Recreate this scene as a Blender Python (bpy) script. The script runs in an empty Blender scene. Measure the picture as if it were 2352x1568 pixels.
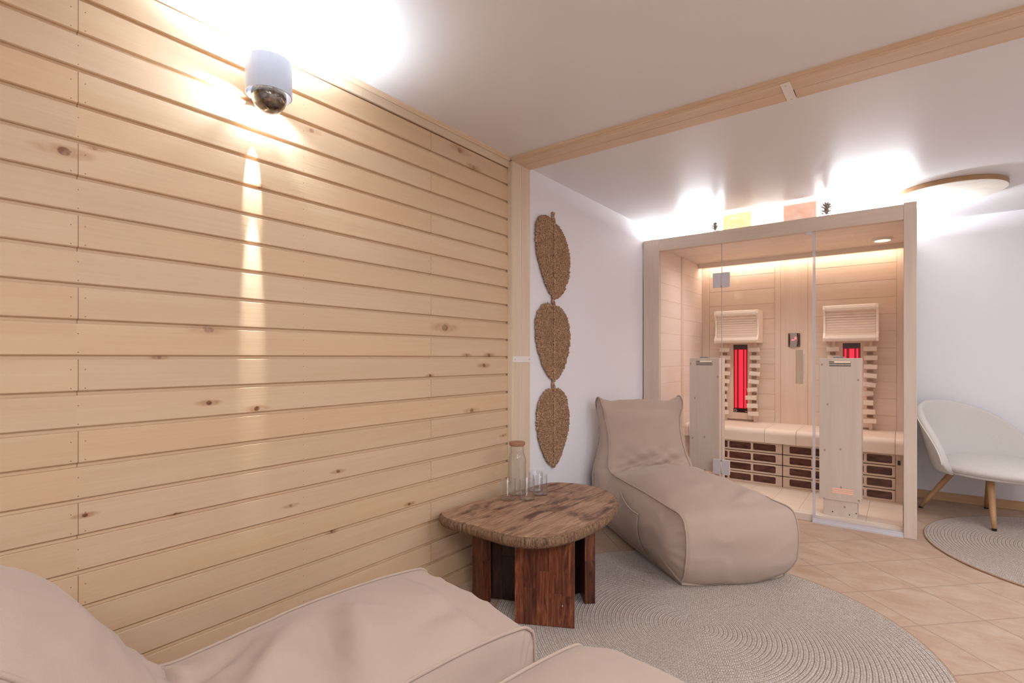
import bpy, bmesh, math, random
from mathutils import Vector, Matrix, noise
PI = math.pi
random.seed(7)
C = bpy.context.scene.collection
S = bpy.context.scene

# ------------------------------------------------------------------ camera, view, world
cam_d = bpy.data.cameras.new('camera'); cam = bpy.data.objects.new('camera', cam_d); C.objects.link(cam)
cam_d.sensor_width = 36.0; cam_d.lens = 36.0 * 1183.6 / 2352; cam_d.shift_y = 36.8 / 2352
cam_d.clip_start = 0.02
cam.location = (0, 0, 1.052); cam.rotation_euler = (PI / 2, 0, 0.64895)
S.camera = cam
S.view_settings.view_transform = 'Standard'; S.view_settings.look = 'None'
S.view_settings.gamma = 1.0; S.view_settings.use_curve_mapping = False
S.view_settings.exposure = 0.0
S.cycles.transparent_max_bounces = 32
w = bpy.data.worlds.new('world'); S.world = w; w.use_nodes = True
w.node_tree.nodes['Background'].inputs[0].default_value = (1, .93, .86, 1)
w.node_tree.nodes['Background'].inputs[1].default_value = 0.3

def area(name, loc, size, energy, color, rot=(0, 0, 0), size_y=None, spread=PI):
    d = bpy.data.lights.new(name, 'AREA'); d.energy = energy; d.color = color
    d.size = size
    if size_y: d.shape = 'RECTANGLE'; d.size_y = size_y
    d.spread = spread
    o = bpy.data.objects.new(name, d); C.objects.link(o); o.location = loc; o.rotation_euler = rot
    return o
def spot(name, loc, target, energy, color, angle, blend=.5, radius=.01, scale=None):
    d = bpy.data.lights.new(name, 'SPOT'); d.energy = energy; d.color = color
    d.spot_size = angle; d.spot_blend = blend; d.shadow_soft_size = radius
    o = bpy.data.objects.new(name, d); C.objects.link(o); o.location = loc
    o.rotation_euler = (Vector(target) - Vector(loc)).to_track_quat('-Z', 'Y').to_euler()
    if scale: o.scale = scale
    return o
# unseen fill lamps added to brighten the rooms (their panels are built below) and the sauna's own light
area('room_fill_light', (0.9, -0.5, 2.045), 1.2, 46, (.80, .88, 1))
area('corner_fill_light', (1.3, 1.3, 2.045), .8, 25, (.80, .88, 1))
area('alcove_fill_light', (1.25, 3.0, 2.035), .8, 15.5, (.81, .88, 1))

# ------------------------------------------------------------------ helpers
def tag(o, label=None, cat=None, group=None, kind=None):
    if label: o['label'] = label
    if cat: o['category'] = cat
    if group: o['group'] = group
    if kind: o['kind'] = kind
    return o
def empty(name, loc=(0, 0, 0), rz=0, label=None, cat=None, group=None):
    o = bpy.data.objects.new(name, None); C.objects.link(o)
    o.empty_display_size = .05; o.location = loc; o.rotation_euler = (0, 0, rz)
    return tag(o, label, cat, group)
def copy_tree(o, parent=None):
    c = o.copy(); C.objects.link(c)
    if parent: c.parent = parent
    for ch in list(o.children): copy_tree(ch, c)
    return c

class MB:
    def __init__(s): s.v = []; s.f = []; s.r = []; s.rnd = 0.0
    def add(s, vs, fs, rnd=None):
        n = len(s.v); s.v += [tuple(p) for p in vs]
        rr = s.rnd if rnd is None else rnd
        for f in fs: s.f.append(tuple(i + n for i in f)); s.r.append(rr)
    def box(s, x0, x1, y0, y1, z0, z1, rnd=None, M=None):
        if rnd is None: rnd = random.random()
        vs = [(x, y, z) for x in (x0, x1) for y in (y0, y1) for z in (z0, z1)]
        if M is not None: vs = [M @ Vector(p) for p in vs]
        s.add(vs, [(0, 1, 3, 2), (4, 6, 7, 5), (0, 4, 5, 1), (2, 3, 7, 6), (0, 2, 6, 4), (1, 5, 7, 3)], rnd)
        return s
    def prism(s, poly, a0, a1, axis='z', rnd=None):
        n = len(poly)
        def P(p, a):
            if axis == 'z': return (p[0], p[1], a)
            if axis == 'x': return (a, p[0], p[1])
            return (p[0], a, p[1])
        vs = [P(p, a0) for p in poly] + [P(p, a1) for p in poly]
        fs = [tuple(range(n))[::-1], tuple(range(n, 2 * n))] + [(i, (i + 1) % n, n + (i + 1) % n, n + i) for i in range(n)]
        s.add(vs, fs, random.random() if rnd is None else rnd); return s
    def lathe(s, prof, cx=0, cy=0, n=40, close=False):
        vs = []; m = len(prof)
        for r, z in prof:
            for k in range(n):
                a = 2 * PI * k / n; vs.append((cx + r * math.cos(a), cy + r * math.sin(a), z))
        fs = []
        for i in range(m - 1 + (1 if close else 0)):
            for k in range(n):
                a, b = i * n + k, i * n + (k + 1) % n
                c, d = ((i + 1) % m) * n + (k + 1) % n, ((i + 1) % m) * n + k
                fs.append((a, b, c, d))
        s.add(vs, fs); return s
    def tube(s, pts, rad, n=8, closed=False, caps=True, rnd=None):
        pts = [Vector(p) for p in pts]; m = len(pts)
        rads = rad if isinstance(rad, (list, tuple)) else [rad] * m
        vs = []; up = None
        for i, p in enumerate(pts):
            a = pts[(i - 1) % m] if (i > 0 or closed) else p
            b = pts[(i + 1) % m] if (i < m - 1 or closed) else p
            d = (b - a).normalized() if (b - a).length > 1e-9 else Vector((0, 0, 1))
            if up is None: up = Vector((0, 0, 1)) if abs(d.z) < .9 else Vector((1, 0, 0))
            x = d.cross(up)
            if x.length < 1e-6: x = d.orthogonal()
            x.normalize(); y = x.cross(d).normalized(); up = y
            for k in range(n):
                t = 2 * PI * k / n; vs.append(p + (x * math.cos(t) + y * math.sin(t)) * rads[i])
        fs = []
        for i in range(m - (0 if closed else 1)):
            for k in range(n):
                fs.append((i * n + k, i * n + (k + 1) % n, ((i + 1) % m) * n + (k + 1) % n, ((i + 1) % m) * n + k))
        if caps and not closed: fs += [tuple(range(n))[::-1], tuple(range((m - 1) * n, m * n))]
        s.add(vs, fs, rnd); return s
    def grid(s, rows, closed_u=False, closed_v=False, rnd=None):
        m, n = len(rows), len(rows[0]); vs = [p for r in rows for p in r]; fs = []
        for i in range(m - (0 if closed_u else 1)):
            for j in range(n - (0 if closed_v else 1)):
                fs.append((i * n + j, i * n + (j + 1) % n, ((i + 1) % m) * n + (j + 1) % n, ((i + 1) % m) * n + j))
        s.add(vs, fs, rnd); return s
    def sphere(s, c, r, nu=24, nv=14, sc=(1, 1, 1)):
        rows = []
        for i in range(nv + 1):
            t = PI * i / nv
            rows.append([(c[0] + sc[0] * r * math.sin(t) * math.cos(2 * PI * k / nu), c[1] + sc[1] * r * math.sin(t) * math.sin(2 * PI * k / nu), c[2] + sc[2] * r * math.cos(t)) for k in range(nu)])
        return s.grid(rows, closed_v=True)
    def build(s, name, mat, parent=None, smooth=False, bevel=0, seg=2, sub=0, solid=0, recalc=True):
        me = bpy.data.meshes.new(name); me.from_pydata(s.v, [], s.f); me.update()
        at = me.attributes.new('rnd', 'FLOAT', 'FACE'); at.data.foreach_set('value', s.r)
        bm = bmesh.new(); bm.from_mesh(me); bmesh.ops.remove_doubles(bm, verts=bm.verts, dist=1e-6)
        (bmesh.ops.recalc_face_normals(bm, faces=bm.faces) if recalc else None); bm.to_mesh(me); bm.free()
        if smooth:
            for p in me.polygons: p.use_smooth = True
        me.materials.append(mat)
        o = bpy.data.objects.new(name, me); C.objects.link(o)
        if parent: o.parent = parent
        if solid:
            m = o.modifiers.new('solid', 'SOLIDIFY'); m.thickness = solid; m.offset = 0
        if bevel:
            m = o.modifiers.new('bevel', 'BEVEL'); m.width = bevel; m.segments = seg; m.limit_method = 'ANGLE'; m.angle_limit = .6
        if sub:
            m = o.modifiers.new('sub', 'SUBSURF'); m.levels = sub; m.render_levels = sub
        return o

# ------------------------------------------------------------------ material helpers
def hexc(h, k=1.0):
    h = h.lstrip('#'); c = [int(h[i:i + 2], 16) / 255 for i in (0, 2, 4)]
    return tuple((x / 12.92 if x <= .04045 else ((x + .055) / 1.055) ** 2.4) * k for x in c) + (1,)
class NT:
    def __init__(s, name):
        s.m = bpy.data.materials.new(name); s.m.use_nodes = True; s.t = s.m.node_tree; s.t.nodes.clear()
        s.out = s.n('ShaderNodeOutputMaterial')
        s.b = s.n('ShaderNodeBsdfPrincipled'); s.l(s.b.outputs[0], s.out.inputs[0])
    def n(s, t, **k):
        x = s.t.nodes.new(t)
        for a, b in k.items(): setattr(x, a, b)
        return x
    def l(s, a, b): s.t.links.new(a, b)
    def put(s, inp, v):
        if hasattr(v, 'links') or isinstance(v, bpy.types.NodeSocket): s.l(v, inp)
        else: inp.default_value = v
    def math(s, op, a, b=None, c=None, clamp=False):
        x = s.n('ShaderNodeMath', operation=op, use_clamp=clamp); s.put(x.inputs[0], a)
        if b is not None: s.put(x.inputs[1], b)
        if c is not None: s.put(x.inputs[2], c)
        return x.outputs[0]
    def vmath(s, op, a, b=None):
        x = s.n('ShaderNodeVectorMath', operation=op); s.put(x.inputs[0], a)
        if b is not None: s.put(x.inputs[1], b)
        return x.outputs[1] if op in ('LENGTH', 'DOT_PRODUCT') else x.outputs[0]
    def obj(s): return s.n('ShaderNodeTexCoord').outputs['Object']
    def map(s, v, loc=(0, 0, 0), rot=(0, 0, 0), scale=(1, 1, 1)):
        x = s.n('ShaderNodeMapping'); s.put(x.inputs[0], v); x.inputs[1].default_value = loc; x.inputs[2].default_value = rot; x.inputs[3].default_value = scale
        return x.outputs[0]
    def noise(s, v, scale=5, detail=4, rough=.5, dist=0):
        x = s.n('ShaderNodeTexNoise'); s.put(x.inputs['Vector'], v); x.inputs['Scale'].default_value = scale
        x.inputs['Detail'].default_value = detail; x.inputs['Roughness'].default_value = rough; x.inputs['Distortion'].default_value = dist
        return x.outputs[0]
    def ramp(s, f, stops, interp='LINEAR'):
        x = s.n('ShaderNodeValToRGB'); s.put(x.inputs[0], f); r = x.color_ramp; r.interpolation = interp
        while len(r.elements) < len(stops): r.elements.new(.5)
        for e, (p, c) in zip(r.elements, stops):
            e.position = p; e.color = c if isinstance(c, (tuple, list)) else hexc(c) if isinstance(c, str) else (c, c, c, 1)
        return x.outputs[0]
    def mix(s, f, a, b, mode='MIX'):
        x = s.n('ShaderNodeMix', data_type='RGBA', blend_type=mode); s.put(x.inputs[0], f); s.put(x.inputs[6], a); s.put(x.inputs[7], b)
        return x.outputs[2]
    def rng(s, v, a, b, c=0., d=1., smooth=False):
        x = s.n('ShaderNodeMapRange'); s.put(x.inputs[0], v)
        if smooth: x.interpolation_type = 'SMOOTHSTEP'
        for i, k in enumerate((a, b, c, d)): x.inputs[i + 1].default_value = k
        return x.outputs[0]
    def bump(s, h, strength=.3, dist=.01):
        x = s.n('ShaderNodeBump'); x.inputs['Strength'].default_value = strength; x.inputs['Distance'].default_value = dist
        s.l(h, x.inputs['Height']); s.l(x.outputs[0], s.b.inputs['Normal'])
    def rough(s, v): s.put(s.b.inputs['Roughness'], v)
    def col(s, v): s.put(s.b.inputs['Base Color'], v)
    def attr(s): return s.n('ShaderNodeAttribute', attribute_name='rnd').outputs['Fac']

def plain(name, c, rough=.5, metal=0, bump=None, spec=None):
    t = NT(name); t.col(hexc(c) if isinstance(c, str) else c); t.rough(rough); t.b.inputs['Metallic'].default_value = metal
    if spec is not None: t.b.inputs['Specular IOR Level'].default_value = spec
    if bump:
        t.bump(t.noise(t.obj(), bump[0], 3), bump[1], .002)
    return t.m
def wood(name, light, dark, axis='y', rough=.5, grain=1.0, var=.12, spec=.35, knots=None, nails=False, gscale=1.0, speck=None):
    """grain runs along axis; per-board variation from the rnd face attribute"""
    t = NT(name); o = t.obj(); r = t.attr()
    off = t.n('ShaderNodeCombineXYZ'); t.put(off.inputs[0], t.math('MULTIPLY', r, 17.3)); t.put(off.inputs[1], t.math('MULTIPLY', r, 41.7)); t.put(off.inputs[2], t.math('MULTIPLY', r, 29.1))
    v = t.vmath('ADD', o, off.outputs[0])
    s1 = {'x': (.7, 9, 9), 'y': (9, .7, 9), 'z': (9, 9, .7)}[axis]
    s2 = {'x': (4, 160, 160), 'y': (160, 4, 160), 'z': (160, 160, 4)}[axis]
    g1 = t.noise(t.map(v, scale=s1), 1.6 * gscale, 4, .55, .7)
    g2 = t.noise(t.map(v, scale=s2), 1.0 * gscale, 3, .6)
    f = t.math('ADD', t.math('MULTIPLY', t.rng(g1, .3, .75), .65), t.math('MULTIPLY', t.rng(g2, .3, .7), .35))
    c = t.mix(t.math('MULTIPLY', f, grain, clamp=True), hexc(light), hexc(dark))
    br = t.math('ADD', 1 - var / 2, t.math('MULTIPLY', t.math('FRACT', t.math('MULTIPLY', r, 7.77)), var))
    hsv = t.n('ShaderNodeHueSaturation'); t.put(hsv.inputs['Value'], br); t.put(hsv.inputs['Color'], c)
    t.put(hsv.inputs['Saturation'], t.math('ADD', .96, t.math('MULTIPLY', t.math('FRACT', t.math('MULTIPLY', r, 3.31)), .08)))
    c = hsv.outputs[0]
    sep = t.n('ShaderNodeSeparateXYZ'); t.l(o, sep.inputs[0])
    if speck:   # small dark knots scattered by noise
        vo = t.n('ShaderNodeTexVoronoi', voronoi_dimensions='2D'); vo.inputs['Scale'].default_value = speck
        so = t.n('ShaderNodeSeparateXYZ'); t.l(v, so.inputs[0]); cb = t.n('ShaderNodeCombineXYZ'); t.l(t.math('ADD', so.outputs[0], so.outputs[1]), cb.inputs[0]); t.l(t.math('MULTIPLY', so.outputs[2], .7), cb.inputs[1]); t.l(cb.outputs[0], vo.inputs['Vector'])
        k = t.rng(vo.outputs['Distance'], .02, .09, 1, 0, True)
        sel = t.math('GREATER_THAN', t.n_sep(vo.outputs['Color']), .55)
        c = t.mix(t.math('MULTIPLY', t.math('MULTIPLY', k, sel), .7), c, hexc('8a7358'))
    if knots:
        Y, Z = sep.outputs[1], sep.outputs[2]
        wv = t.noise(t.map(o, scale=(1, 1, 1)), 40, 2)
        core = halo = None
        for (ky, kz, kr, ks) in knots:
            dy = t.math('MULTIPLY', t.math('SUBTRACT', Y, ky), 1 / kr)
            dz = t.math('MULTIPLY', t.math('SUBTRACT', Z, kz), 1 / (kr * .8))
            d2 = t.math('ADD', t.math('MULTIPLY', dy, dy), t.math('MULTIPLY', dz, dz))
            h2 = t.math('ADD', t.math('MULTIPLY', t.math('MULTIPLY', dy, dy), .09), t.math('MULTIPLY', dz, dz))
            ci = t.math('MULTIPLY', t.rng(d2, .6, 1.3, 1, 0, True), ks)
            hi = t.math('MULTIPLY', t.rng(h2, .3, 3.2, 1, 0, True), ks)
            core = ci if core is None else t.math('MAXIMUM', core, ci)
            halo = hi if halo is None else t.math('MAXIMUM', halo, hi)
        c = t.mix(t.math('MULTIPLY', halo, t.rng(wv, .3, .7, .3, .85)), c, hexc('a9744a'))
        c = t.mix(t.math('MULTIPLY', core, t.rng(wv, .35, .6, .5, 1)), c, hexc('6e3f22'))
    if nails:
        Y, Z = sep.outputs[1], sep.outputs[2]
        zz = t.math('DIVIDE', t.math('SUBTRACT', Z, 1.047), .089)
        fr = t.math('FRACT', t.math('ADD', zz, 40))
        par = t.math('GREATER_THAN', t.math('FRACT', t.math('MULTIPLY', t.math('ADD', zz, 40), .5)), .5)   # 1 on odd boards
        nz = t.math('MINIMUM', t.math('ABSOLUTE', t.math('SUBTRACT', fr, .2)), t.math('ABSOLUTE', t.math('SUBTRACT', fr, .72)))
        nz = t.math('MULTIPLY', nz, .089)
        tot = None; seam = None
        for (yc, oddj) in ((.367, 1), (.968, None), (1.563, 0)):
            if oddj is None: g = 0.0; pg = None
            else:
                pg = par if oddj else t.math('SUBTRACT', 1, par)
            ady = t.math('ABSOLUTE', t.math('SUBTRACT', Y, yc))
            if pg is not None:
                sm = t.math('MULTIPLY', t.math('LESS_THAN', ady, .0010), pg)
                seam = sm if seam is None else t.math('MAXIMUM', seam, sm)
                ady = t.math('ABSOLUTE', t.math('SUBTRACT', ady, t.math('MULTIPLY', pg, .014)))
            d = t.math('SQRT', t.math('ADD', t.math('MULTIPLY', ady, ady), t.math('MULTIPLY', nz, nz)))
            n_ = t.math('LESS_THAN', d, .0013)
            tot = n_ if tot is None else t.math('MAXIMUM', tot, n_)
        c = t.mix(t.math('MULTIPLY', tot, .85), c, hexc('5c3a22'))
        c = t.mix(t.math('MULTIPLY', seam, .75), c, hexc('7a5233'))
    t.col(c); t.rough(rough); t.b.inputs['Specular IOR Level'].default_value = spec
    t.bump(g2, .12, .002)
    return t.m
def _nsep(s, c):
    x = s.n('ShaderNodeSeparateColor'); s.l(c, x.inputs[0]); return x.outputs[0]
NT.n_sep = _nsep
def emit(name, c, k):
    t = NT(name); t.col(hexc(c)); t.b.inputs['Emission Color'].default_value = hexc(c); t.b.inputs['Emission Strength'].default_value = k
    return t.m
def thin_glass(name, tint=(1, 1, 1, 1), base=.04, edge=False):
    t = NT(name); t.t.nodes.remove(t.b)
    tr = t.n('ShaderNodeBsdfTransparent'); tr.inputs[0].default_value = tint
    gl = t.n('ShaderNodeBsdfGlossy'); gl.inputs['Roughness'].default_value = .02
    lw = t.n('ShaderNodeFresnel'); lw.inputs[0].default_value = 1.45; bf = t.math('SUBTRACT', .8, t.math('MULTIPLY', t.n('ShaderNodeNewGeometry').outputs['Backfacing'], .8))
    mx = t.n('ShaderNodeMixShader'); t.l(t.math('MULTIPLY', lw.outputs[0], bf), mx.inputs[0]); t.l(tr.outputs[0], mx.inputs[1]); t.l(gl.outputs[0], mx.inputs[2])
    t.l(mx.outputs[0], t.out.inputs[0]); return t.m

KN = [(.3399, 1.5535, .013, .8), (.8205, 1.5962, .007, .7), (.5457, 1.0518, .005, 1), (.6685, .9187, .008, 1), (.8094, .8909, .009, 1), (.3801, .6588, .006, 1), (.5809, .6123, .0055, 1),
      (.6685, 1.135, .014, .45), (1.6481, 1.1854, .018, .75), (1.9177, 1.0134, .011, .85), (1.7919, 1.064, .007, .9), (1.9541, 1.064, .01, .85), (1.8255, .8004, .012, .7), (1.1039, .6412, .007, 1),
      (.9227, .5584, .006, 1), (1.4398, .4472, .007, 1), (1.0825, .4283, .006, .9), (1.5579, .9746, .006, 1), (1.7473, 2.0064, .016, .6), (1.841, 1.9557, .011, .8), (2.0651, .6542, .007, .9), (.9989, 1.8343, .009, .5), (.40, 1.58, .006, .8)]
M = {}
M['panel'] = wood('pine_panelling', 'ddc09d', 'cfaa84', 'y', .42, .75, .06, .4, knots=KN, nails=True)
M['trim_y'] = wood('trim_wood', 'e6d2b8', 'd8bb98', 'y', .4, 1, .08)
M['trim_x'] = wood('beam_wood', 'e4cdb2', 'd4b48f', 'x', .4, 1, .08)
M['trim_z'] = wood('jamb_wood', 'e8d7c0', 'dcc4a6', 'z', .4, 1, .06)
M['base'] = wood('baseboard_wood', 'd9b58a', 'c2966a', 'x', .45)
M['plate'] = plain('cover_plate_white', 'efe9e2', .4)
M['sauna_z'] = wood('aspen_vertical', 'e4d3c3', 'd3bfac', 'z', .5, 1, .06, speck=None)
M['sauna_x'] = wood('aspen_horizontal', 'e4d3c3', 'd3bfac', 'x', .5, 1, .06)
M['tower'] = wood('spruce_tower', 'eadccc', 'dfccb8', 'z', .5, 1, .05, speck=11)
M['in_x'] = wood('cabin_lining_horizontal', 'eedccb', 'e3c8b0', 'x', .5, 1, .07)
M['in_y'] = wood('cabin_lining_side', 'f5e8de', 'efdccf', 'y', .5, 1, .06)  # lighter lining copy; brightness of the lit side wall is in the colour
M['in_z'] = wood('cabin_lining_vertical', 'eedccb', 'e3c8b0', 'z', .5, 1, .05)
M['in_c'] = wood('cabin_ceiling_wood', 'f5e9de', 'eedccc', 'x', .5, 1, .05)  # lighter lining copy; the colour makes up for weak light on the ceiling
M['pale'] = wood('pale_aspen', 'f5e8da', 'efdcc8', 'x', .5, 1, .05)

# ------------------------------------------------------------------ room shell
XL, XR, YF, YB = -1.625, 2.6, -2.2, 4.945
ZC1, ZC2 = 2.079, 2.070
def struct(o): o['kind'] = 'structure'; return o
def mat_floor():
    t = NT('terracotta_tiles'); o = t.obj()
    v = t.map(o, loc=(0, 0, 0), rot=(0, 0, 0))
    sp = t.n('ShaderNodeSeparateXYZ'); t.l(t.vmath('SUBTRACT', v, (.0528, 2.5788, 0)), sp.inputs[0])
    x, y = sp.outputs[0], sp.outputs[1]; k = .70711 / .2965
    a = t.math('ADD', t.math('MULTIPLY', t.math('ADD', x, y), k), 50); b = t.math('ADD', t.math('MULTIPLY', t.math('SUBTRACT', y, x), k), 50)
    fa, fb = t.math('FRACT', a), t.math('FRACT', b)
    def e(f): return t.math('MINIMUM', f, t.math('SUBTRACT', 1, f))
    d = t.math('MINIMUM', e(fa), e(fb))
    grout = t.rng(d, .006, .012, 1, 0, True)
    cell = t.n('ShaderNodeCombineXYZ'); t.l(t.math('FLOOR', a), cell.inputs[0]); t.l(t.math('FLOOR', b), cell.inputs[1])
    wn = t.n('ShaderNodeTexWhiteNoise'); t.l(cell.outputs[0], wn.inputs[0])
    v2 = t.vmath('ADD', o, wn.outputs['Color'])
    n1 = t.noise(t.map(v2, rot=(0, 0, .3), scale=(1, 1.8, 1)), 7, 6, .65, .6); n2 = t.noise(v2, 60, 3, .6)
    f = t.math('ADD', t.math('MULTIPLY', n1, .8), t.math('MULTIPLY', n2, .2))
    c = t.ramp(f, [(.3, 'b08e76'), (.5, 'bfa28a'), (.7, 'c9b3a0')])
    c = t.mix(t.math('MULTIPLY', grout, .75), c, hexc('9c826e'))
    t.col(c); t.rough(t.rng(n1, .3, .7, .38, .55)); t.b.inputs['Specular IOR Level'].default_value = .35
    h = t.math('SUBTRACT', t.math('MULTIPLY', n2, .08), grout); t.bump(h, .35, .002)
    return t.m
b = MB(); b.box(XL - .1, XR + .1, YF - .1, YB + .1, -.1, 0); struct(b.build('floor', mat_floor()))
mc = plain('ceiling_paint', 'e9e8e9', .33, bump=(60, .04), spec=.3)
b = MB(); b.box(XL - .1, XR + .1, YF - .1, 2.19, ZC1, ZC1 + .1); b.box(XL - .1, XR + .1, 2.19, YB + .1, ZC2, ZC2 + .109)
struct(b.build('ceiling', mc))
mw = plain('white_wall_paint', 'f1eff2', .7, bump=(90, .08))
# left wall: horizontal boards with rounded grooves
b = MB(); k0 = -12
prof = [(-.0110, 0.0), (-.0110, .0105), (-.0025, .0108), (0, .0130), (0, .0880), (-.0015, .0890), (-.0110, .0890)]
for k in range(-12, 12):
    z0 = 1.047 + .089 * k
    odd = k % 2 != 0
    joints = [-2.2] + ([.367 - 2.4, .367 - 1.2, .367] if odd else [1.563 - 3.6, 1.563 - 2.4, 1.563 - 1.2, 1.563]) + [2.118]
    joints = sorted(j for j in joints if j >= -2.2)
    for a, c in zip(joints[:-1], joints[1:]):
        rr = random.random()
        rows = [[(XL + p[0], yy, z0 + p[1]) for p in prof] for yy in (a, c)]
        b.grid(rows, rnd=rr)
b.box(XL - .08, XL - .0107, YF, 2.118, 0, 2.1, 0.5)
struct(b.build('wall_left', M['panel']))
b = MB(); b.box(-1.70, -1.600, 2.118, YB + .05, 0, 2.1); struct(b.build('wall_side', mw))
b = MB(); b.box(XL - .08, XR + .08, YB, YB + .1, 0, 2.12); struct(b.build('wall_back', mw))
b = MB(); b.box(XR, XR + .1, YF, YB, 0, 2.12); struct(b.build('wall_right', mw))
b = MB(); b.box(XL - .08, XR + .08, YF - .1, YF, 0, 2.12); struct(b.build('wall_front', mw))
b = MB(); b.box(.05, XR, YB - .014, YB, 0, .062); struct(b.build('baseboard_back', M['base'], bevel=.003))
# batten and crown under the ceiling on the wood wall
b = MB()
b.box(XL - .002, XL + .008, YF, 1.2, 2.030, 2.064); b.box(XL - .002, XL + .008, 1.2, 2.112, 2.030, 2.064)
struct(b.build('trim_1', M['trim_y'], bevel=.0015))
b = MB(); b.prism([(XL - .002, 2.064), (XL + .012, 2.064), (XL + .014, 2.068), (XL + .022, 2.074), (XL + .024, 2.0795), (XL - .002, 2.0795)], YF, 2.108, 'y')
struct(b.build('trim_2', M['trim_y']))
# jamb of the wide opening and the beam soffit
b = MB()
b.box(-1.63, -1.600, 2.108, 2.124, 0, 2.062); b.box(-1.63, -1.5975, 2.112, 2.184, 0, 2.060); b.box(-1.63, -1.5975, 2.188, 2.267, 0, 2.060)
struct(b.build('trim_3', M['trim_z'], bevel=.0015))
b = MB()
b.box(-1.60, XR, 2.098, 2.114, 2.066, 2.0805); b.box(-1.60, XR, 2.108, 2.122, 2.061, 2.075)
b.box(-1.60, .32, 2.113, 2.185, 2.059, 2.08); b.box(.323, XR, 2.113, 2.185, 2.0592, 2.08)
b.box(-1.60, -.33, 2.188, 2.267, 2.059, 2.08); b.box(-.327, XR, 2.188, 2.267, 2.0592, 2.08)
struct(b.build('trim_4', M['trim_x'], bevel=.0015))
def plate(name, label, M4):
    t = empty(name, label=label, cat='cover strip'); t.matrix_world = M4
    MB().box(-.016, .016, -.079, .079, 0, .004, M=None).build('strip', M['plate'], t, bevel=.001)
    for yy in (-.062, .062): MB().lathe([(0, .0048), (.0032, .0048), (.0034, .0035)], 0, yy, 12).build('screw', MS, t)
    return t
MS = plain('steel', 'b9b6b2', .3, 1)
plate('cover_strip', 'small white strip screwed across the wooden door jamb beside the woven leaves', Matrix.Translation((-1.5975, 2.190, 1.042)) @ Matrix.Rotation(PI / 2, 4, 'Y'))
plate('cover_strip', 'small white strip screwed across the wooden beam under the ceiling', Matrix.Translation((-.345, 2.190, 2.059)) @ Matrix.Rotation(PI, 4, 'Y'))

# fill lamp panels added out of view behind / beside the camera
def fill_panel(x, y, w_, z, label):
    t = empty('fill_lamp', (x, y, z), label=label, cat='ceiling lamp')
    h = w_ / 2
    MB().box(-h, h, -h, h, -.02, 0).build('housing', plain('fill_lamp_housing', 'e8e6e2', .5), t, bevel=.004)
    MB().box(-h + .03, h - .03, -h + .03, h - .03, -.023, -.0201).build('diffuser', emit('diffuser', 'fff2e4', 2.0), t)
fill_panel(.9, -.5, 1.3, ZC1, 'unseen square fill lamp panel added over the lounge seats')
fill_panel(1.3, 1.3, .85, ZC1, 'unseen square fill lamp panel added near the wooden beam')
fill_panel(1.25, 3.0, .85, ZC2, 'unseen square fill lamp panel added in the sauna room')

# ------------------------------------------------------------------ wall sconce
MWH = plain('white_enamel', 'b0b0b8', .35)
sx, sy = -1.539, .8036
t = empty('wall_sconce', (0, 0, 0), label='white cylindrical up and down wall lamp with mirrored bulb on the wooden wall', cat='wall lamp')
MB().lathe([(.0655, 1.849), (.0655, 1.951), (.0625, 1.951), (.0625, 1.849)], sx, sy, 64, True).build('shade', MWH, t, smooth=False)
MB().box(XL - .001, sx - .060, sy - .02, sy + .02, 1.885, 1.915).build('wall_bracket', MWH, t, bevel=.002)
MB().box(sx - .063, sx + .063, sy - .005, sy + .005, 1.895, 1.905).build('crossbar', MWH, t)
MB().lathe([(0, 1.93), (.016, 1.93), (.018, 1.90), (.018, 1.893), (0, 1.893)], sx, sy, 24).build('bulb_socket', MWH, t, smooth=True)
tt = NT('mirrored_glass'); nn = tt.noise(tt.obj(), 45, 2, .5, 1.5)
tt.col(tt.ramp(nn, [(.3, '6b655c'), (.7, '9c968c')])); tt.b.inputs['Metallic'].default_value = 1; tt.rough(.12); tt.bump(nn, .25, .004)
MB().sphere((sx, sy, 1.845), .050, 40, 24).build('bulb', tt.m, t, smooth=True)
spot('sconce_up', (sx - .01, sy, 1.935), (sx - .012, sy, 2.2), 42, (.74, .86, 1), 3.0, .3, .03)
spot('sconce_left_fan', (sx - .062, sy - .02, 1.862), (XL - .1, sy - .42, 1.72), 32, (.68, .83, 1), 1.25, .9, .01)
spot('sconce_right_fan', (sx - .062, sy + .02, 1.862), (XL - .1, sy + .30, 1.60), 26, (.68, .83, 1), 1.0, .9, .01)
spot('sconce_down', (sx - .062, sy, 1.84), (XL - .05, sy, 1.45), 7, (.72, .85, 1), 2.3, .8, .02)
st = spot('sconce_streak', (sx - .044, sy - .008, 1.795), (XL, sy - .008, 1.635), 26, (1, .98, .98), .40, .5, .003)
st.scale = (.75, 1, 1)
st = spot('sconce_long_streak', (sx, sy - .008, 1.788), (XL, sy - .008, 1.28), 75, (.90, .95, 1), .26, .9, .003)
st.scale = (.60, 1, 1)

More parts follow.
